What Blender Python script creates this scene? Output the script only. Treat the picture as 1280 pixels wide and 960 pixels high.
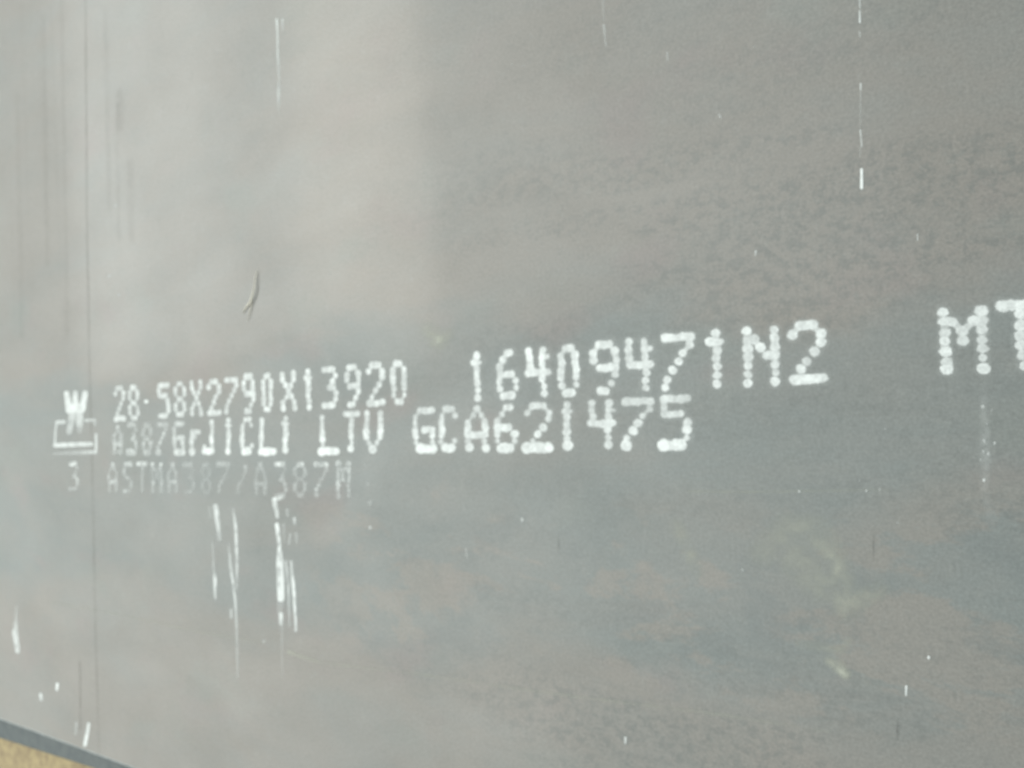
import bpy, math, random
import numpy as np
from mathutils import Vector, Matrix

for o in list(bpy.data.objects):
    bpy.data.objects.remove(o)
scene = bpy.context.scene
random.seed(7)
rng = np.random.default_rng(11)

# ------------------------------------------------------------------ camera
T = 0.02858                       # plate thickness, as the marking says (28.58 mm)
PZ = 2 * T                        # top of the upper plate above the ground
H = 0.82                          # camera height above the plate
FPX = 1035.0                      # focal length in pixels of a 1280 px wide picture
TH = math.atan2(1035, 1510)       # tilt of the view away from straight down
ROLL = math.radians(-1.0)
F = np.array([-math.sin(TH), 0, -math.cos(TH)])
R0 = np.array([math.cos(TH), 0, -math.sin(TH)])
U0 = np.array([0, 1.0, 0])
RV = math.cos(ROLL) * R0 + math.sin(ROLL) * U0
UV = -math.sin(ROLL) * R0 + math.cos(ROLL) * U0

cam = bpy.data.cameras.new("camera")
cam.sensor_width = 36.0
cam.lens = 36.0 * FPX / 1280.0
cam.clip_start, cam.clip_end = 0.02, 300
cam.dof.use_dof = True            # phone focused a little in front of the plate
cam.dof.focus_distance = 0.40
cam.dof.aperture_fstop = 11.0
camo = bpy.data.objects.new("camera", cam)
scene.collection.objects.link(camo)
m = Matrix.Identity(4)
for i in range(3):
    m[i][0], m[i][1], m[i][2] = RV[i], UV[i], -F[i]
m[2][3] = PZ + H
camo.matrix_world = m
scene.camera = camo

# ------------------------------------------------------------------ light
world = bpy.data.worlds.new("World")
scene.world = world
world.use_nodes = True
bg = world.node_tree.nodes["Background"]
bg.inputs[0].default_value = (0.92, 1.0, 0.99, 1)
bg.inputs[1].default_value = 0.50


def area_lamp(name, loc, target, sx, sy, watts, col):
    l = bpy.data.lights.new(name, 'AREA')
    l.shape = 'RECTANGLE'
    l.size, l.size_y = sx, sy
    l.energy = watts
    l.color = col
    o = bpy.data.objects.new(name, l)
    scene.collection.objects.link(o)
    o.location = loc
    d = Vector(target) - Vector(loc)
    o.rotation_euler = d.to_track_quat('-Z', 'Y').to_euler()
    return o


# big bright opening of the hall, far to the left of the picture
area_lamp("bay_light", (-6.69, -0.2, 3.93), (-0.93, 0.1, -0.43), 11.0, 1.92, 195, (0.94, 1.0, 0.975))
# warm strip lamp above it, added to shape the bright band of sheen
area_lamp("sheen_strip_fill", (-5.71, -0.2, 5.215), (0.05, 0.1, 0.855), 11.0, 1.30, 262, (1.0, 0.935, 0.83))
# added overhead lamp, an unseen source that lifts the middle of the plate
area_lamp("overhead_fill", (-4.3, 0.1, 8.0), (-2.0, 0.0, 0), 14.0, 5.4, 345, (0.95, 1.0, 0.985))

vs = scene.view_settings
vs.view_transform = 'Standard'
vs.look = 'None'
vs.exposure = 0.0
vs.gamma = 1.0
vs.use_curve_mapping = False


# ------------------------------------------------------------------ helpers
def on_plane(px, py, z):
    """points of the place that lie at height z along given lines of sight"""
    px = np.asarray(px, float); py = np.asarray(py, float)
    d = F + ((px - 640) / FPX)[..., None] * RV - ((py - 480) / FPX)[..., None] * UV
    t = (z - PZ - H) / d[..., 2]
    return np.array([0, 0, PZ + H]) + t[..., None] * d


E0 = on_plane(0., 901., PZ)
E1 = on_plane(144., 954., PZ)
EX = (E1 - E0) / np.linalg.norm(E1 - E0)
EN = np.array([-EX[1], EX[0], 0])
ANG = math.atan2(EX[1], EX[0])


def plate_xy(px, py):
    """where a mark sits on the plate, in metres along and across it"""
    q = on_plane(px, py, PZ) - E0
    return q @ EX, q @ EN


class NT:
    def __init__(self, name):
        self.mat = bpy.data.materials.new(name)
        self.mat.use_nodes = True
        self.t = self.mat.node_tree
        self.bsdf = self.t.nodes["Principled BSDF"]
        self.out = self.t.nodes["Material Output"]

    def n(self, kind, **kw):
        nd = self.t.nodes.new(kind)
        for k, v in kw.items():
            setattr(nd, k, v)
        return nd

    def link(self, a, b):
        self.t.links.new(a, b)

    def setin(self, sock, v):
        if isinstance(v, bpy.types.NodeSocket):
            self.link(v, sock)
        elif v is not None:
            sock.default_value = v

    def math(self, op, a, b=None, c=None, clamp=False):
        nd = self.n('ShaderNodeMath', operation=op, use_clamp=clamp)
        self.setin(nd.inputs[0], a)
        self.setin(nd.inputs[1], b)
        self.setin(nd.inputs[2], c)
        return nd.outputs[0]

    def noise(self, vec, scale, detail=4, rough=0.55, dist=0.0, stretch=(1, 1, 1), off=(0, 0, 0)):
        mp = self.n('ShaderNodeMapping')
        mp.inputs['Scale'].default_value = stretch
        mp.inputs['Location'].default_value = off
        self.link(vec, mp.inputs['Vector'])
        nd = self.n('ShaderNodeTexNoise')
        nd.inputs['Scale'].default_value = scale
        nd.inputs['Detail'].default_value = detail
        nd.inputs['Roughness'].default_value = rough
        nd.inputs['Distortion'].default_value = dist
        self.link(mp.outputs[0], nd.inputs['Vector'])
        return nd.outputs['Fac']

    def ramp(self, v, lo, hi, smooth=True, a=0.0, b=1.0):
        nd = self.n('ShaderNodeMapRange', interpolation_type='SMOOTHSTEP' if smooth else 'LINEAR')
        self.setin(nd.inputs['Value'], v)
        nd.inputs['From Min'].default_value = lo
        nd.inputs['From Max'].default_value = hi
        nd.inputs['To Min'].default_value = a
        nd.inputs['To Max'].default_value = b
        return nd.outputs[0]

    def mix(self, fac, a, b, blend='MIX'):
        nd = self.n('ShaderNodeMix', data_type='RGBA', blend_type=blend)
        self.setin(nd.inputs['Factor'], fac)
        self.setin(nd.inputs['A'] if False else nd.inputs[6], a)
        self.setin(nd.inputs[7], b)
        return nd.outputs[2]


def rgb(r, g, b):
    return (r, g, b, 1)


# ------------------------------------------------------------------ materials
def steel_material():
    k = NT("rolled_steel")
    tc = k.n('ShaderNodeTexCoord')
    P = tc.outputs['Object']
    sep = k.n('ShaderNodeSeparateXYZ')
    k.link(P, sep.inputs[0])
    X, Y = sep.outputs[0], sep.outputs[1]
    # brown mill scale against the blue-grey cleaned strip the marking was printed on
    wob = k.noise(P, 3.0, 5, 0.6, 0.3, (0.7, 1.6, 1))
    wobc = k.math('MULTIPLY', k.math('SUBTRACT', wob, 0.5), 0.26)
    yy = k.math('ADD', Y, wobc)
    band = k.math('MULTIPLY', k.ramp(yy, 0.28, 0.35), k.ramp(yy, 0.72, 0.665))
    hue = k.noise(P, 4.5, 5, 0.62, 0.4, (0.8, 1.9, 1), (3.1, 0.4, 0))
    fac = k.math('ADD', k.math('MULTIPLY', band, k.ramp(X, 0.7, 1.5, a=0.66, b=0.76)),
                 k.math('MULTIPLY', k.math('SUBTRACT', hue, 0.44), 1.7), clamp=True)
    col = k.mix(fac, rgb(0.205, 0.194, 0.173), rgb(0.165, 0.189, 0.183))
    # faint pink and green oxide tints
    tint = k.noise(P, 7.0, 3, 0.5, 0.2, (0.9, 1.3, 1), (9, 2, 0))
    col = k.mix(k.ramp(tint, 0.56, 0.72, b=0.5), col, rgb(0.215, 0.185, 0.174))
    tint2 = k.noise(P, 6.0, 3, 0.5, 0.2, (0.9, 1.3, 1), (1, 7, 0))
    col = k.mix(k.ramp(tint2, 0.56, 0.74, b=0.5), col, rgb(0.175, 0.198, 0.180))
    # worn brown patches with ragged edges inside the strip
    worn = k.ramp(k.noise(P, 6.5, 7, 0.68, 0.3, (0.75, 1.5, 1), (5.5, 3.3, 0)), 0.50, 0.56)
    wz = k.math('MULTIPLY', k.ramp(yy, 0.24, 0.34), k.ramp(yy, 0.54, 0.44))
    wz = k.math('MULTIPLY', wz, k.ramp(X, 0.85, 1.15))
    col = k.mix(k.math('MULTIPLY', k.math('MULTIPLY', worn, wz), 0.6), col, rgb(0.230, 0.208, 0.180))
    deep = k.ramp(k.noise(P, 8.0, 7, 0.75, 0.2, (0.75, 1.3, 1), (1.5, 6.3, 0)), 0.50, 0.60)
    col = k.mix(k.math('MULTIPLY', k.math('MULTIPLY', deep, wz), 0.5), col, rgb(0.128, 0.152, 0.150))
    # ragged dark scale in drawn-out clusters
    clus = k.ramp(k.noise(P, 3.0, 5, 0.62, 0.2, (0.55, 3.2, 1), (2.3, 1.7, 0)), 0.44, 0.57)
    clus = k.math('MULTIPLY', clus, k.math('MULTIPLY', k.ramp(X, 1.05, 1.4, a=0.12), k.ramp(Y, 0.98, 0.80, a=0.35)))
    fine = k.ramp(k.noise(P, 78.0, 6, 0.82, 0.0, (0.9, 1.1, 1)), 0.46, 0.58)
    out_band = k.math('SUBTRACT', 1.0, k.math('MULTIPLY', band, 0.45))
    col = k.mix(k.math('MULTIPLY', k.math('MULTIPLY', clus, fine), k.math('MULTIPLY', out_band, 0.52)), col, rgb(0.095, 0.112, 0.106))
    fleck = k.ramp(k.noise(P, 70.0, 4, 0.8, 0.0, (1.1, 0.8, 1), (4, 4, 0)), 0.52, 0.68)
    col = k.mix(k.math('MULTIPLY', fleck, 0.22), col, rgb(0.11, 0.125, 0.12))
    light = k.ramp(k.noise(P, 55.0, 4, 0.8, 0.0, (1.1, 0.8, 1), (14, 8, 0)), 0.54, 0.70)
    col = k.mix(k.math('MULTIPLY', light, 0.22), col, rgb(0.26, 0.27, 0.25))
    # grain
    gr = k.noise(P, 330.0, 2, 0.75)
    g = k.ramp(gr, 0.25, 0.75, False, 0.80, 1.20)
    gc = k.n('ShaderNodeCombineColor')
    for i in range(3):
        k.link(g, gc.inputs[i])
    col = k.mix(1.0, col, gc.outputs[0], 'MULTIPLY')
    # roller lines across the plate
    rl = k.noise(P, 1.0, 4, 0.6, 0.0, (26, 0.4, 1))
    rlm = k.math('MULTIPLY', k.ramp(X, 0.75, 0.3), k.ramp(Y, 0.62, 0.95, a=0.25))
    rlf = k.math('MULTIPLY', k.ramp(rl, 0.5, 0.66), k.math('MULTIPLY', rlm, 0.11))
    col = k.mix(rlf, col, rgb(0.13, 0.118, 0.103))
    k.link(col, k.bsdf.inputs['Base Color'])
    # roughness, gloss
    rr = k.noise(P, 5.0, 5, 0.6, 0.3, (1, 1.6, 1), (2, 2, 0))
    rgh = k.ramp(rr, 0.3, 0.7, False, 0.58, 0.70)
    k.link(rgh, k.bsdf.inputs['Roughness'])
    k.bsdf.inputs['IOR'].default_value = 2.0
    k.link(k.math('MULTIPLY', k.ramp(Y, 0.62, 0.80), 0.46), k.bsdf.inputs['Coat Weight'])
    k.bsdf.inputs['Coat Roughness'].default_value = 0.115
    k.bsdf.inputs['Coat IOR'].default_value = 1.45
    # fine relief and a slow waviness of the rolled surface
    b1 = k.n('ShaderNodeBump')
    b1.inputs['Strength'].default_value = 0.12
    b1.inputs['Distance'].default_value = 0.0006
    k.link(k.noise(P, 160.0, 3, 0.65), b1.inputs['Height'])
    b2 = k.n('ShaderNodeBump')
    b2.inputs['Strength'].default_value = 0.12
    b2.inputs['Distance'].default_value = 0.004
    k.link(k.noise(P, 2.2, 2, 0.5, 0, (1.8, 0.5, 1)), b2.inputs['Height'])
    k.link(b1.outputs[0], b2.inputs['Normal'])
    k.link(b2.outputs[0], k.bsdf.inputs['Normal'])
    return k.mat


def film_material(name, c1, c2, rough, grain=0.25, gscale=220.0, ior=1.5):
    """a coat of something on the steel; the mesh says how thick it covers"""
    k = NT(name)
    tc = k.n('ShaderNodeTexCoord')
    P = tc.outputs['Object']
    at = k.n('ShaderNodeAttribute', attribute_name='cover')
    n1 = k.noise(P, gscale, 4, 0.6)
    col = k.mix(n1, c1, c2)
    k.link(col, k.bsdf.inputs['Base Color'])
    k.bsdf.inputs['Roughness'].default_value = rough
    k.bsdf.inputs['IOR'].default_value = ior
    tr = k.n('ShaderNodeBsdfTransparent')
    mx = k.n('ShaderNodeMixShader')
    gn = k.ramp(k.noise(P, gscale * 1.7, 4, 0.7, 0.2), 0.3, 0.7, False, 1 - grain, 1 + grain)
    k.link(k.math('MULTIPLY', at.outputs['Fac'], gn, clamp=True), mx.inputs[0])
    k.link(tr.outputs[0], mx.inputs[1])
    k.link(k.bsdf.outputs[0], mx.inputs[2])
    k.link(mx.outputs[0], k.out.inputs[0])
    return k.mat


def plain_material(name, c1, c2, rough, scale):
    k = NT(name)
    tc = k.n('ShaderNodeTexCoord')
    n1 = k.noise(tc.outputs['Object'], scale, 6, 0.65)
    k.link(k.mix(k.ramp(n1, 0.3, 0.7), c1, c2), k.bsdf.inputs['Base Color'])
    k.bsdf.inputs['Roughness'].default_value = rough
    bp = k.n('ShaderNodeBump')
    bp.inputs['Strength'].default_value = 0.2
    bp.inputs['Distance'].default_value = 0.002
    k.link(n1, bp.inputs['Height'])
    k.link(bp.outputs[0], k.bsdf.inputs['Normal'])
    return k.mat


M_STEEL = steel_material()
M_LOWER = plain_material("dark_scaled_steel", rgb(0.035, 0.055, 0.06), rgb(0.075, 0.095, 0.095), 0.5, 45)
M_GROUND = plain_material("sandy_ground", rgb(0.44, 0.36, 0.20), rgb(0.27, 0.21, 0.13), 0.9, 40)
M_PAINT = film_material("white_marking_paint", rgb(0.86, 0.90, 0.89), rgb(0.82, 0.87, 0.86), 0.55, 0.12, 160.0)
M_DARK = film_material("dark_scratch", rgb(0.04, 0.042, 0.04), rgb(0.07, 0.07, 0.06), 0.6, 0.25, 220.0, 2.0)
M_BROWN = film_material("brown_line", rgb(0.12, 0.095, 0.07), rgb(0.09, 0.08, 0.07), 0.65, 0.5, 60, 2.0)
M_STAIN = film_material("pale_stain", rgb(0.54, 0.55, 0.45), rgb(0.44, 0.47, 0.40), 0.64, 0.6, 45, 2.0)
M_STRAW = plain_material("dry_straw", rgb(0.86, 0.83, 0.72), rgb(0.70, 0.66, 0.54), 0.6, 200)


# ------------------------------------------------------------------ setting
def mesh_object(name, verts, faces, mat, parent=None):
    me = bpy.data.meshes.new(name)
    me.from_pydata([tuple(map(float, v)) for v in verts], [], faces)
    me.update()
    me.materials.append(mat)
    o = bpy.data.objects.new(name, me)
    scene.collection.objects.link(o)
    if parent:
        o.parent = parent
    return o


g = mesh_object("ground", [(-40, -40, 0), (40, -40, 0), (40, 40, 0), (-40, 40, 0)], [(0, 1, 2, 3)], M_GROUND)
g["kind"] = "structure"
g["label"] = "sandy yellow ground beside the steel plates"


def plate_mesh(name, length, width, x0, mat, bevel, wobble, seed):
    """a flat bar of steel: long straight cut edges, rounded arrises, slightly uneven cut"""
    r = np.random.default_rng(seed)
    prof = [(0.0, -T), (0.0, -bevel)]
    for i in range(1, 5):
        a = i / 5 * math.pi / 2
        prof.append((bevel * (1 - math.cos(a)), -bevel * (1 - math.sin(a))))
    prof.append((bevel, 0.0))
    back = [(width - y, z) for y, z in reversed(prof)]
    prof = prof + back
    xs = np.unique(np.concatenate([np.linspace(0, length, 30), np.linspace(1.5 - 0, 6.5, 160)]))
    xs = xs[(xs >= 0) & (xs <= length)]
    w = np.convolve(r.normal(0, 1, len(xs) + 8), np.ones(9) / 9, 'valid') * wobble
    verts, faces = [], []
    n = len(prof)
    for i, x in enumerate(xs):
        for (y, z) in prof:
            dy = w[i] if y < width / 2 else 0
            verts.append((x0 + x, y + dy, z))
    for i in range(len(xs) - 1):
        for j in range(n):
            a, b = i * n + j, i * n + (j + 1) % n
            faces.append((a, a + n, b + n, b))
    faces.append(tuple(range(n)))
    faces.append(tuple(reversed(range((len(xs) - 1) * n, len(xs) * n))))
    return mesh_object(name, verts, faces, mat)


plate = plate_mesh("steel_plate", 13.92, 2.79, -3.5, M_STEEL, 0.0055, 0.0008, 3)
plate.data.materials.append(plain_material("highlight_rim_steel", rgb(0.36, 0.40, 0.40), rgb(0.22, 0.25, 0.25), 0.45, 60))
for p in plate.data.polygons:                     # arris along the cut edges, its highlight painted as lighter steel
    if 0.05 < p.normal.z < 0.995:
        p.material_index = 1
plate.location = E0 + np.array([0, 0, 0])
plate.rotation_euler = (0, 0, ANG)
plate["label"] = "upper grey steel plate printed with white dotted letters and digits"
plate["category"] = "steel plate"
plate["group"] = "stacked steel plates"

L0 = on_plane(0., 923., T)
L1 = on_plane(96., 954., T)
lower = plate_mesh("steel_plate", 13.92, 2.79, -3.6, M_LOWER, 0.003, 0.0006, 5)
lower.location = L0
lower.rotation_euler = (0, 0, math.atan2(L1[1] - L0[1], L1[0] - L0[0]))
lower["label"] = "lower dark blue-grey steel plate, only its rim showing at the bottom left corner"
lower["category"] = "steel plate"
lower["group"] = "stacked steel plates"


# ------------------------------------------------------------------ films on the plate
def smooth_noise(shape, cells, r):
    """cheap value noise on a grid"""
    ny, nx = shape
    gy, gx = max(2, int(cells[0])), max(2, int(cells[1]))
    g0 = r.random((gy + 1, gx + 1))
    yy = np.linspace(0, gy - 1e-6, ny); xx = np.linspace(0, gx - 1e-6, nx)
    iy = yy.astype(int); ix = xx.astype(int)
    fy = (yy - iy)[:, None]; fx = (xx - ix)[None, :]
    fy = fy * fy * (3 - 2 * fy); fx = fx * fx * (3 - 2 * fx)
    a = g0[iy][:, ix]; b = g0[iy][:, ix + 1]; c = g0[iy + 1][:, ix]; d = g0[iy + 1][:, ix + 1]
    return (a * (1 - fx) + b * fx) * (1 - fy) + (c * (1 - fx) + d * fx) * fy


layer_count = [0]


def film(name, box, cover_fn, mat, label=None, step=0.9, thick=0.00025, cut=0.05, base=None):
    x0, y0, x1, y1 = box
    nx = max(4, int((x1 - x0) / step) + 1); ny = max(4, int((y1 - y0) / step) + 1)
    gx, gy = np.meshgrid(np.linspace(x0, x1, nx), np.linspace(y0, y1, ny))
    cov = np.clip(cover_fn(gx, gy), 0, 1)
    lx, ly = plate_xy(gx, gy)
    if base is None:
        base = 0.00012 + 0.00002 * (layer_count[0] % 12)
    layer_count[0] += 1
    keep = cov > cut
    q = keep[:-1, :-1] | keep[1:, :-1] | keep[:-1, 1:] | keep[1:, 1:]
    if not q.any():
        return None
    idx = np.arange(nx * ny).reshape(ny, nx)
    f4 = np.stack([idx[1:, :-1][q], idx[1:, 1:][q], idx[:-1, 1:][q], idx[:-1, :-1][q]], 1)
    used = np.unique(f4)
    remap = -np.ones(nx * ny, int); remap[used] = np.arange(len(used))
    f4 = remap[f4]
    vx = lx.ravel()[used]; vy = ly.ravel()[used]; c = cov.ravel()[used]
    vz = base + thick * c
    cx, cy = vx.mean(), vy.mean()
    me = bpy.data.meshes.new(name)
    me.from_pydata(np.stack([vx - cx, vy - cy, vz], 1).tolist(), [], f4.tolist())
    me.update()
    at = me.attributes.new('cover', 'FLOAT', 'POINT')
    at.data.foreach_set('value', c.astype(np.float32))
    me.polygons.foreach_set('use_smooth', [True] * len(me.polygons))
    me.materials.append(mat)
    o = bpy.data.objects.new(name, me)
    scene.collection.objects.link(o)
    o.parent = plate
    o.location = (cx, cy, 0)
    if label:
        o["label"] = label
    return o


def sstep(a, b, v):
    t = np.clip((v - a) / (b - a), 0, 1)
    return t * t * (3 - 2 * t)


GLYPH = {
    '0': [".##.", "#..#", "#..#", "#..#", "#..#", "#..#", ".##."],
    '1': [".#.", "##+", ".#.", ".#.", ".#.", ".#.", ".#."],
    '2': [".###.", "#...#", "....#", "...#.", "..#..", ".#...", "#####"],
    '3': ["####.", "....#", "...#.", "..##.", "....#", "....#", "####."],
    '4': ["#..#.", "#..#+", "#..#.", "#####", "...#.", "...#.", "...#."],
    '5': ["#####", "#....", "####.", "....#", "....#", "....#", "####."],
    '6': ["..##.", ".#...", "#....", "####.", "#...#", "#...#", ".###."],
    '7': ["#####", "....#", "...#.", "..#..", ".#...", "#....", "#...."],
    '8': [".##.", "#..#", "#..#", ".##.", "#..#", "#..#", ".##."],
    '9': [".###.", "#...#", "#...#", ".####", "....#", "...#.", ".##.."],
    'X': ["#...#", "#...#", ".#.#.", "..#..", ".#.#.", "#...#", "#...#"],
    'N': ["#...#", "##..#", "#.#.#", "#..##", "#...#", "#...#", "#...#"],
    'M': ["#...#", "##.##", "#.#.#", "#.#.#", "#...#", "#...#", "#...#"],
    'T': ["#####", "..#..", "..#..", "..#..", "..#..", "..#..", "..#.."],
    'A': ["..#..", ".#.#.", "#...#", "#...#", "#####", "#...#", "#...#"],
    'G': [".####", "#....", "#....", "#.###", "#...#", "#...#", ".####"],
    'C': [".###.", "#...#", "#....", "#....", "#....", "#...#", ".###."],
    'L': ["#....", "#....", "#....", "#....", "#....", "#....", "#####"],
    'V': ["#...#", "#...#", "#...#", "#...#", "#...#", ".#.#.", "..#.."],
    'r': ["....", "....", "#.##", "##..", "#...", "#...", "#..."],
    'J': ["..#", "..#", "..#", "..#", "..#", "#.#", "+##"],
    'S': [".####", "#....", "#....", ".###.", "....#", "....#", "####."],
    '/': ["....#", "....#", "...#.", "..#..", ".#...", "#....", "#...."],
}


def char_cover(ch, box, op, rowgain, slant, soft, fade=None, rowop=(1,) * 7):
    x0, y0, x1, y1 = box
    rows = GLYPH[ch]
    ncol = len(rows[0])
    xm = 0.5 * (x0 + x1)
    rp = (y1 - y0) / 7.05                      # row spacing
    p = (xm + 870) / 1870.0
    rx, ry = 6.1 * p * p + 0.6, 0.56 * rp
    ax0, ax1 = x0 + rx, x1 - rx
    ay0, ay1 = y0 + ry, y1 - ry
    rise = -0.1 * (1 if y1 < 540 else 0.35)    # the printed line climbs to the right
    segs = []

    def pos(c, r):
        u = c / max(1, ncol - 1)
        x = ax0 + (ax1 - ax0) * u + slant * (r - 3) * rp
        y = ay0 + (ay1 - ay0) * r / 6 + rise * (x - xm) * 0.6
        return x, y
    jit = {}
    for r, row in enumerate(rows):
        for c, s in enumerate(row):
            if s != '.':
                x, y = pos(c, r)
                gain = rowgain[r] * (0.68 if s == '+' else 1.0)
                jit[(r, c)] = (x + rng.normal(0, 0.13 * rx), y + rng.normal(0, 0.08 * ry),
                               gain * rng.uniform(0.84, 1.10), op * rowop[r] * rng.uniform(0.84, 1.06))
    for (r, c), (x, y, gg, oo) in jit.items():
        segs.append((x, y, x, y, gg, gg, oo))
        if (r, c + 1) in jit:
            x2, y2, g2, o2 = jit[(r, c + 1)]
            segs.append((x, y, x2, y2, gg * 0.97, g2 * 0.97, min(oo, o2)))
        merge = np.clip((1500 - xm) / 900.0, 0, 1)
        if (r + 1, c) in jit and merge > 0:
            x2, y2, g2, o2 = jit[(r + 1, c)]
            w = 0.64 + 0.28 * merge
            if r >= 4:
                w *= 0.45 + 0.5 * np.clip((520 - xm) / 200, 0, 1)
            segs.append((x, y, x2, y2, gg * w, g2 * w, min(oo, o2) * (0.55 + 0.45 * merge)))
        for dc in (-1, 1):
            if (r + 1, c + dc) in jit and (xm < 520 or r in (0, 1)) and (r, c + dc) not in jit and (r + 1, c) not in jit:
                x2, y2, g2, o2 = jit[(r + 1, c + dc)]
                segs.append((x, y, x2, y2, gg * 0.6, g2 * 0.6, min(oo, o2) * 0.85))

    def fn(gx, gy):
        out = np.zeros_like(gx)
        wx, wy = (x1 - x0), (y1 - y0)
        rag = (smooth_noise(gx.shape, (wy / 2.2, wx / 2.2), rng) - 0.5) * 0.20 \
            + (smooth_noise(gx.shape, (wy / 6, wx / 6), rng) - 0.5) * 0.22
        for (ax, ay, bx, by, ga, gb, oo) in segs:
            X = (gx - ax) / rx; Y = (gy - ay) / ry
            dx, dy = (bx - ax) / rx, (by - ay) / ry
            L = dx * dx + dy * dy
            t = np.clip((X * dx + Y * dy) / L, 0, 1) if L > 1e-9 else np.zeros_like(gx)
            d = np.hypot(X - t * dx, Y - t * dy) + rag
            rad = ga + (gb - ga) * t
            out = np.maximum(out, oo * sstep(rad + soft, rad - soft, d))
        wear = smooth_noise(gx.shape, (9, 7), rng)
        if op < 0.6:                           # rubbed paint, broken into crumbs
            crumbs = smooth_noise(gx.shape, (26, 15), rng)
            out = out * np.clip(0.5 + 1.0 * crumbs, 0, 1.3) * (0.6 + 0.7 * wear)
        else:
            thin = smooth_noise(gx.shape, (wy / 2.6, wx / 2.6), rng)
            out = out * (0.80 + 0.24 * wear) * (0.86 + 0.22 * thin)
        halo = np.zeros_like(gx)
        for (ax, ay, bx, by, ga, gb, oo) in segs:
            if ax == bx and ay == by:
                halo = np.maximum(halo, oo * np.exp(-(((gx - ax) / rx) ** 2 + ((gy - ay) / ry) ** 2) / 2.6))
        out = np.maximum(out, (0.14 if op > 0.6 else 0.0) * halo)     # overspray
        if fade is not None:
            out = out * fade(gx, gy)
        return out
    return fn


G1 = [1.0, 1.0, 0.98, 0.98, 0.96, 0.92, 1.0]
G2 = [1.0, 0.84, 0.9, 1.05, 1.06, 0.84, 1.36]
G3 = [1.0, 0.7, 0.62, 0.70, 0.8, 0.72, 0.8]
LINE1 = [('2', 142, 482, 157, 527), ('8', 159.7, 481, 174.7, 526), ('5', 197, 478, 213, 523.5),
         ('8', 217, 476.6, 233, 521.6), ('X', 237.5, 474, 254, 521.5), ('2', 259, 473, 277, 520),
         ('7', 280, 471, 299, 518), ('9', 302.5, 467, 320, 518), ('0', 326.5, 466, 342, 516),
         ('X', 351, 463.4, 371.5, 514), ('1', 380, 460.6, 392, 513), ('3', 402, 457.8, 423.4, 511),
         ('9', 430, 455, 451.6, 510), ('2', 458, 452, 481.6, 508.4), ('0', 488, 449.4, 509, 506.6),
         ('1', 589, 440, 605, 502), ('6', 620, 436, 649, 499.5), ('4', 657.5, 433, 689.5, 497.5),
         ('0', 697, 430, 725, 496), ('9', 738, 425, 775, 494), ('4', 781.5, 421, 818.5, 491),
         ('7', 827, 416, 869, 489), ('1', 884, 411, 908, 485), ('N', 928, 407, 975, 483.5),
         ('2', 985, 400, 1035, 480), ('M', 1173.5, 383, 1236, 468), ('T', 1245, 374, 1310, 464)]
LINE2 = [('A', 141, 531, 154, 568, .42), ('3', 158.7, 528, 173, 568.5, .46), ('8', 177, 528, 191, 568.5, .42),
         ('7', 195.5, 527.5, 210.5, 568, .48), ('G', 215.5, 526.5, 231.5, 568.5, .72),
         ('r', 237.5, 524, 251, 568, .78), ('J', 253, 524, 268, 568, .95), ('1', 281, 522, 291, 568, .95),
         ('C', 300.5, 521, 318, 568, .92), ('L', 324, 521, 346, 568.5, .98), ('1', 351, 519.5, 363, 566.5, .9),
         ('L', 399.5, 517.5, 424.5, 568, .98), ('T', 428, 513.5, 451, 565, .92), ('V', 454.5, 512.5, 479.5, 565.5, .92),
         ('G', 516, 509, 545, 565.5, .93), ('C', 548.5, 507, 574, 564.5, .9), ('A', 581.5, 506, 611, 564.5, .9),
         ('6', 617.5, 504.5, 648, 564.5, .92), ('2', 654.5, 502, 691, 565, .95), ('1', 701, 501, 717, 561.5, .92),
         ('4', 735.5, 498.5, 772.5, 560, .92), ('7', 778, 496.5, 817, 561.5, .93), ('5', 824.5, 493, 865, 562, .97)]
LINE3 = [('3', 85.5, 577, 99, 613.5, .42), ('A', 134.5, 578, 148, 616, .42), ('S', 153.5, 577, 166, 617, .40),
         ('T', 170.5, 577, 185.5, 616, .40), ('M', 188.5, 577, 204, 617, .38), ('A', 208.5, 577, 223, 617, .36),
         ('3', 228, 577.5, 244.5, 618, .22), ('8', 250.5, 578, 265, 619, .20), ('7', 271, 577, 288, 617, .26),
         ('/', 294, 581, 311, 617, .28), ('A', 317, 577, 334.5, 620, .30), ('3', 342, 576.5, 360, 622, .38),
         ('8', 366, 576.5, 384.5, 622, .36), ('7', 392, 577, 412, 622, .40), ('M', 419, 575.5, 440, 624, .46)]


def kind(ch):
    return "painted_digit" if ch.isdigit() else ("painted_slash" if ch == '/' else "painted_letter")


ROWOP = {"top": (1.0, 1.0, 0.97, 0.95, 0.93, 0.95, 1.0), "middle": (0.9, 0.85, 0.92, 1.0, 1.03, 0.9, 1.06),
         "faint bottom": (1.45, 0.95, 0.8, 0.85, 1.1, 1.05, 0.8)}


def do_char(ch, box, op, gains, soft, line, slant=0.0):
    x0, y0, x1, y1 = box
    pad = 3.0
    fn = char_cover(ch, box, op, gains, slant, soft, rowop=ROWOP[line])
    what = ("digit " if ch.isdigit() else ("slash " if ch == '/' else "letter ")) + ch
    film(kind(ch), (x0 - pad, y0 - pad, x1 + pad, y1 + pad), fn, M_PAINT,
         "white paint %s in the %s printed line" % (what, line),
         step=0.62 if x1 < 520 else 0.85)


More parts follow.
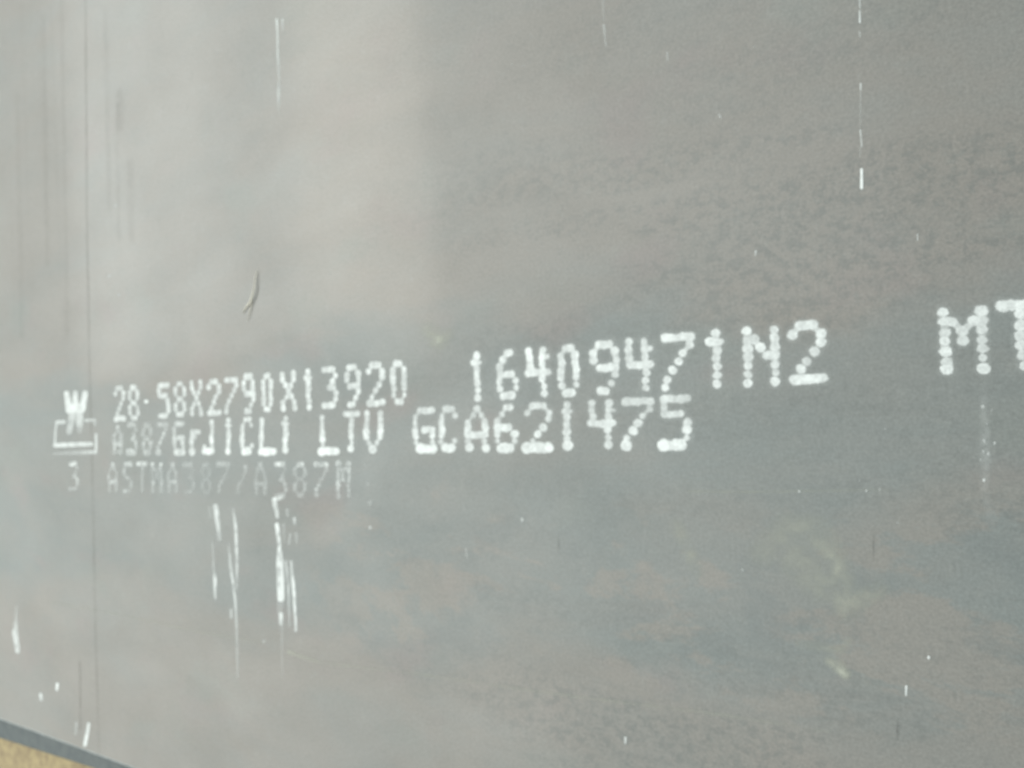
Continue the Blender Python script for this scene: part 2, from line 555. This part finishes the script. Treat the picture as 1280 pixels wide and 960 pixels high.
for i, (ch, x0, y0, x1, y1) in enumerate(LINE1):
    op = 0.78 if x0 < 300 else (0.88 if x0 < 520 else 0.96)
    sl = np.interp(x0, [150, 600, 900, 1200], [0.02, 0.03, 0.03, 0.06])
    do_char(ch, (x0, y0, x1, y1), op, G1, 0.22, "top", sl)
for (ch, x0, y0, x1, y1, op) in LINE2:
    do_char(ch, (x0, y0, x1, y1), op, G2, 0.26, "middle", 0.0)
for (ch, x0, y0, x1, y1, op) in LINE3:
    do_char(ch, (x0, y0, x1, y1), op, G3, 0.34, "faint bottom", 0.01)


# maker's mark: three-pronged figure on two feet over an open tray
def strokes_cover(strokes, soft=0.8, breakup=0.0, cells=(10, 3)):
    """strokes: list of (points, half widths, opacities) in picture units"""
    def fn(gx, gy):
        out = np.zeros_like(gx)
        for pts, ws, ops in strokes:
            if len(pts) == 1:
                pts = [pts[0], pts[0]]; ws = [ws[0]] * 2; ops = [ops[0]] * 2
            for i in range(len(pts) - 1):
                (ax, ay), (bx, by) = pts[i], pts[i + 1]
                dx, dy = bx - ax, by - ay
                L = dx * dx + dy * dy
                t = np.clip(((gx - ax) * dx + (gy - ay) * dy) / L, 0, 1) if L > 1e-9 else np.zeros_like(gx)
                d = np.hypot(gx - ax - t * dx, gy - ay - t * dy)
                w = ws[i] + (ws[i + 1] - ws[i]) * t
                o = ops[i] + (ops[i + 1] - ops[i]) * t
                out = np.maximum(out, o * sstep(w + soft, np.maximum(w - soft, -0.2), d))
        if breakup > 0:
            out = out * np.clip(1 - breakup + breakup * 1.9 * smooth_noise(gx.shape, cells, rng), 0, 1.1)
        return out
    return fn


def streak(name, strokes, mat, label=None, soft=0.8, breakup=0.3, step=0.7, cut=0.04, cells=None):
    pts = [p for s in strokes for p in s[0]]
    wmax = max(max(s[1]) for s in strokes) + soft + 1
    x0 = min(p[0] for p in pts) - wmax; x1 = max(p[0] for p in pts) + wmax
    y0 = min(p[1] for p in pts) - wmax; y1 = max(p[1] for p in pts) + wmax
    if cells is None:
        cells = (max(3, (y1 - y0) / 6), max(2, (x1 - x0) / 3))
    return film(name, (x0, y0, x1, y1), strokes_cover(strokes, soft, breakup, cells), mat, label, step, cut=cut)


streak("painted_emblem", [
    ([(83.6, 492), (85.2, 502), (86.5, 512)], [3.5, 3.9, 4.4], [.74, .78, .80]),
    ([(94.5, 491), (94.5, 503), (94.5, 512)], [3.2, 3.8, 4.6], [.70, .76, .80]),
    ([(106.6, 491.5), (104.8, 502), (102.6, 512)], [3.5, 3.9, 4.4], [.74, .78, .80]),
    ([(86.5, 508), (103, 507)], [3.0, 3.0], [.78, .78]),
    ([(86.5, 514), (102.5, 513.5)], [3.4, 3.4], [.78, .76]),
    ([(90.5, 519), (88.8, 530), (86.6, 540)], [4.6, 4.0, 3.4], [.55, .45, .48]),
    ([(99.5, 519), (99.8, 530), (100, 538)], [4.8, 4.2, 3.2], [.60, .52, .26]),
], M_PAINT, "white paint emblem like a three-pronged fork on two feet", breakup=0.18, step=0.6)
streak("painted_tray_outline", [
    ([(71.5, 528), (80, 527.5)], [2.6, 2.6], [.62, .55]),
    ([(71, 528), (69.5, 540), (69, 556)], [1.5, 1.5, 1.8], [.5, .5, .65]),
    ([(69.5, 556.5), (114, 555)], [3.0, 2.8], [.72, .68]),
    ([(107, 525.5), (118.5, 525)], [1.9, 1.9], [.5, .55]),
    ([(118.5, 525), (119, 531)], [1.7, 1.4], [.55, .4]),
    ([(120.5, 543), (120.3, 566)], [1.7, 1.8], [.6, .65]),
    ([(68, 567), (90, 566), (119.5, 565)], [2.2, 2.3, 2.4], [.2, .32, .58]),
], M_PAINT, "white paint outline of an open tray below the emblem", breakup=0.25, step=0.6)
streak("painted_dot", [([(183, 502)], [2.6], [.85])], M_PAINT, "small white paint point between 28 and 58", breakup=0)

# smeared paint below the bottom line
SM = [
    [([(270, 633), (272.5, 655), (274.7, 674)], [2.4, 2.0, 1.4], [.75, .6, .45])],
    [([(262.5, 636), (263, 648)], [1.6, 1.2], [.25, .15])],
    [([(266, 678), (267.5, 712), (269, 724), (269.5, 748)], [0.8, 0.9, 1.7, 0.8], [.2, .3, .8, .5])],
    [([(292, 637), (295, 658), (296.6, 700), (296.3, 735)], [1.0, 1.4, 1.3, 0.7], [.3, .7, .6, .35])],
    [([(286, 680), (288.5, 708), (294.2, 750), (296, 785), (297, 846)], [0.7, 1.2, 1.1, 0.8, 0.6], [.2, .75, .6, .42, .25])],
    [([(289, 762), (289.2, 772)], [1.1, 1.0], [.5, .4])],
    [([(354, 620.5), (343, 625), (346.8, 646)], [1.6, 2.4, 1.6], [.45, .85, .55])],
    [([(346.5, 656), (349.5, 682), (350.3, 706), (351.5, 748)], [2.0, 1.5, 3.6, 3.2], [.85, .75, .75, .8])],
    [([(351.4, 768), (351.6, 780)], [2.0, 1.6], [.75, .6])],
    [([(351, 750), (350, 765)], [3.0, 2.6], [.22, .18]), ([(352.5, 785), (353, 846)], [1.2, .8], [.16, .08])],
    [([(357.6, 702), (360.5, 730), (362.4, 782)], [1.1, 1.1, 0.9], [.5, .55, .25])],
    [([(364, 702), (367.5, 735), (370.3, 788)], [1.2, 1.5, 1.1], [.6, .85, .7])],
    [([(354.8, 656), (355.6, 678)], [0.9, 0.8], [.4, .2])],
    [([(359.3, 637), (359.6, 644)], [1.0, 1.0], [.5, .4])],
    [([(368.3, 648), (368.8, 655)], [1.2, 1.0], [.6, .4])],
    [([(363.5, 668), (361.5, 680)], [0.9, 0.8], [.35, .3])],
    [([(370.5, 667), (371, 678)], [1.3, 1.0], [.3, .2])],
]
for s in SM:
    s = [(p, [w * 1.3 + 0.2 for w in ws], o) for p, ws, o in s]
    streak("paint_smear", s, M_PAINT, "white paint dragged downward under the bottom line", soft=1.2, breakup=0.45)

# runs and drops of paint elsewhere
RUNS = [
    [([(346, 24), (347, 40), (347.5, 70), (349, 100)], [1.2, 1.2, 1.5, 1.3], [.75, .5, .55, .3]),
     ([(353.2, 24), (353.4, 38)], [1.0, 0.9], [.6, .25]), ([(349, 100), (348.5, 118), (348.5, 140)], [1.4, 2.0, 1.2], [.25, .4, .1])],
    [([(754, 0), (754.5, 25)], [1.3, 1.0], [.18, .1]), ([(754.8, 32), (757.5, 58)], [1.4, 0.9], [.5, .2])],
    [([(1074.6, -4), (1075, 10)], [0.9, 0.9], [.6, .5])],
    [([(1074.8, 14), (1075, 28)], [1.1, 1.2], [.55, .75])],
    [([(1074.8, 40), (1075, 46)], [0.9, 0.9], [.35, .3])],
    [([(1076, 105), (1076, 112)], [1.3, 1.2], [.7, .6]), ([(1076, 113), (1075.5, 160)], [0.7, 0.6], [.35, .12])],
    [([(1075.6, 163), (1077.4, 183)], [1.0, 1.0], [.65, .5]), ([(1075.5, 184), (1075, 196)], [0.8, 0.8], [.25, .15])],
    [([(1077.2, 212), (1077.2, 235)], [1.7, 1.9], [.95, 1.0])],
    [([(21, 758), (20.5, 775), (19, 790), (22.5, 814)], [1.5, 1.6, 3.6, 3.0], [.18, .3, .6, .55])],
    [([(72, 855), (71.5, 862)], [1.7, 1.7], [.9, .8])],
    [([(51, 868), (52, 874)], [2.0, 2.0], [.75, .7])],
    [([(95.5, 904), (94.5, 918)], [1.4, 1.2], [.4, .25])],
    [([(111, 905), (106.5, 931)], [2.0, 2.4], [.85, .9])],
    [([(782, 922), (781.8, 929)], [1.4, 1.2], [.7, .5])],
    [([(1133, 858), (1132.6, 869)], [1.5, 1.2], [.75, .6])],
    [([(899, 143), (900.5, 147)], [1.3, 1.2], [.3, .25])],
    [([(1147, 293), (1147, 300)], [0.9, 0.9], [.5, .4])],
    [([(945, 314), (944.5, 319)], [1.2, 1.1], [.55, .45])],
    [([(834, 66), (835, 76)], [0.9, 0.8], [.35, .25])],
    [([(583, 686), (584, 698)], [1.0, 0.8], [.3, .2])],
]
for s in RUNS:
    streak("paint_run", s, M_PAINT, "short white run of paint on the bare steel", breakup=0.35)
DROPS = [(463, 659.5, 2.6, .5), (653, 649, 2.2, .6), (1161, 821.5, 2.4, .95), (1228.5, 508.5, 3.0, .5), (1230.5, 551, 2.3, .42),
         (1243.5, 553.5, 1.9, .55), (1235.5, 567, 2.2, .5), (1229, 564, 1.8, .4), (1230, 600, 2.3, .8), (1234, 530, 1.7, .22),
         (1226, 574, 1.6, .3), (1240, 512, 1.6, .2), (999, 614, 1.7, .55), (1083, 613, 1.9, .4), (1100, 612, 1.5, .35), (330, 801, 2.4, .4),
         (145, 257, 1.6, .55), (137, 345, 2.0, .45), (149, 368, 1.6, .5), (460, 605, 2.6, .2), (463, 628, 3.2, .22),
         (457, 582, 1.8, .18), (548, 428, 1.2, .5), (901, 145, 1.5, .25), (1122, 653, 1.4, .3), (867, 545, 1.3, .3),
         (1107, 536, 1.1, .35), (413, 342, 1.2, .35), (702, 354, 1.0, .4), (928, 712, 2.0, .25), (640, 80, 1.4, .2), (655, 82, 1.3, .2)]
for (x, y, w, o) in DROPS:
    streak("paint_drop", [([(x, y), (x + rng.uniform(-.5, .5), y + w * rng.uniform(.2, .9))], [w * .8, w * .6], [o, o * .8])],
           M_PAINT, "tiny white drop of paint on the steel", breakup=0.2, step=0.6)
for i in range(36):
    x, y = rng.uniform(10, 1270), rng.uniform(10, 945)
    p = (x + 870) / 1870.0
    w = rng.uniform(0.5, 1.0) * p
    streak("paint_drop", [([(x, y), (x + .3, y + w)], [w, w * .7], [rng.uniform(.10, .25)] * 2)],
           M_PAINT, "tiny white drop of paint on the steel", breakup=0.0, step=0.6)

# dark nicks and the brown line across the plate
for pts in ([(698, 667), (698.3, 684), (697.5, 693)], [(1092, 662), (1091.8, 684), (1091.5, 702)], [(1122.5, 898), (1121.6, 914), (1122, 926)]):
    w = 1.6 if pts[0][0] > 1100 else 1.0
    streak("scratch", [(pts, [w * .6, w * .9, w * .5], [.10, .26, .08])], M_DARK, "short dark scratch in the steel", soft=1.2, breakup=0.6)
streak("brown_line", [([(107, -5), (109, 300), (112, 450), (117, 650), (119, 765), (122, 870), (124, 945)],
                       [0.9] * 7, [.20, .20, .17, .19, .19, .15, .14])], M_BROWN,
       "thin brown line running across the plate left of the text", soft=1.2, breakup=0.4, cells=(26, 2))
streak("brown_line", [([(100, 828), (100.5, 912)], [0.8, 0.8], [.25, .22])], M_BROWN, "short faint brown line near the plate edge", breakup=0.6)
for (x, y0, y1, w, o) in [(22, 120, 420, 3.0, .05), (132, 10, 260, 3.0, .05), (150, 115, 160, 4, .08),
                          (163, 205, 300, 4, .06), (54, 20, 330, 2.5, .06), (77, 0, 420, 2.0, .06), (146, 130, 300, 2.0, .05)]:
    streak("brown_smudge", [([(x, y0), (x + 0.018 * (y1 - y0), y1)], [w, w], [o, o])], M_BROWN,
           "soft brown smudge beside the thin brown line", soft=2.6, breakup=0.5, step=1.2, cut=0.02)

# pale stains in the lower right and beside the text
streak("pale_stain", [([(955, 690), (985, 660), (1020, 665), (1040, 690), (1048, 725)], [16, 14, 15, 13, 15], [.14, .20, .30, .32, .30]),
                      ([(1000, 700), (1030, 735)], [22, 18], [.20, .24]),
                      ([(1046, 725), (1058, 758), (1100, 738)], [16, 13, 7], [.28, .30, .24])],
       M_STAIN, "pale greenish stain below the digits on the right", soft=12, breakup=0.7, step=1.6, cut=0.02, cells=(15, 15))
streak("pale_stain", [([(845, 655), (862, 690), (872, 715)], [6, 7, 5], [.18, .30, .14])],
       M_STAIN, "faint pale stain left of the greenish stain", soft=7, breakup=0.8, step=1.6, cut=0.02, cells=(10, 6))
streak("paint_mist", [([(1229, 484), (1231, 530), (1232, 575), (1231, 612), (1240, 650)], [4, 5, 6, 4, 7], [.05, .14, .16, .08, .04])],
       M_PAINT, "hazy column of white overspray below the large letters", soft=5, breakup=0.85, step=1.1, cut=0.015, cells=(44, 6))
streak("pale_stain", [([(1036, 826), (1050, 834), (1057, 843)], [4, 7, 5], [.3, .5, .7])], M_STAIN, "small pale triangular stain low on the right",
       soft=5, breakup=0.3, step=1.2, cut=0.02, cells=(8, 8))
streak("pale_stain", [([(1000, 805), (1050, 812), (1062, 800)], [5, 6, 3], [.12, .2, .15])], M_STAIN, "faint pale smear above the triangular stain",
       soft=5, breakup=0.6, step=1.4, cut=0.02, cells=(8, 10))
streak("pale_stain", [([(536, 412), (548, 424), (560, 418)], [8, 11, 5], [.25, .42, .25])], M_STAIN, "small cream stain above the gap in the top line",
       soft=8, breakup=0.4, step=1.2, cut=0.02, cells=(8, 8))
streak("pale_line", [([(60, 752), (130, 764), (250, 790), (330, 803)], [1.2] * 4, [.1, .2, .16, .2]),
                     ([(362, 815), (400, 828), (520, 842), (700, 868), (900, 893), (1040, 915)], [2.4, 1.6, 1.6, 1.8, 2, 2], [.4, .22, .16, .16, .15, .06])],
       M_STAIN, "faint pale tide line running along the lower part", soft=1.6, breakup=0.75, step=1.3, cut=0.02, cells=(14, 70))
streak("pale_line", [([(858, 614), (935, 615), (1110, 612)], [1.4] * 3, [.2, .22, .1])], M_STAIN, "faint pale streak right of the bottom line",
       soft=1.4, breakup=0.7, step=1.2, cut=0.02, cells=(3, 40))


# ------------------------------------------------------------------ wisp of straw
def tube(name, pts, rads, mat, parent, sides=6):
    verts, faces = [], []
    P = [Vector(p) for p in pts]
    for i, p in enumerate(P):
        d = (P[min(i + 1, len(P) - 1)] - P[max(i - 1, 0)]).normalized()
        a = d.cross(Vector((0, 0, 1))).normalized()
        b = d.cross(a).normalized()
        for j in range(sides):
            t = 2 * math.pi * j / sides
            verts.append(p + rads[i] * (math.cos(t) * a + math.sin(t) * b))
    for i in range(len(P) - 1):
        for j in range(sides):
            a, b = i * sides + j, i * sides + (j + 1) % sides
            faces.append((a, b, b + sides, a + sides))
    faces.append(tuple(range(sides)))
    faces.append(tuple(reversed(range((len(P) - 1) * sides, len(P) * sides))))
    o = mesh_object(name, verts, faces, mat, parent)
    for p in o.data.polygons:
        p.use_smooth = True
    return o


wisp = bpy.data.objects.new("straw_wisp", None)
scene.collection.objects.link(wisp)
wb = on_plane(312.0, 378.0, PZ)
wisp.location = wb
wisp.empty_display_size = 0.02
wisp["label"] = "small split wisp of dry straw lying above the printed 90X"
wisp["category"] = "straw"


def wpts(px, hs):
    out = []
    for (x, y), h in zip(px, hs):
        q = on_plane(float(x), float(y), PZ + h) - wb
        out.append(tuple(q))
    return out


tube("stalk", wpts([(321.8, 338), (319.2, 347), (317.6, 361), (315, 371), (312.3, 378), (307, 385), (303.4, 392)],
                   [.0012, .0026, .004, .0042, .003, .0018, .0010]), [.0003, .0008, .0011, .0014, .0013, .001, .0004], M_STRAW, wisp)
tube("stalk", wpts([(315.2, 370), (314, 382), (311.5, 393), (309.6, 402)], [.0030, .0020, .0014, .0008]),
     [.0005, .0007, .0005, .0002], M_STRAW, wisp)
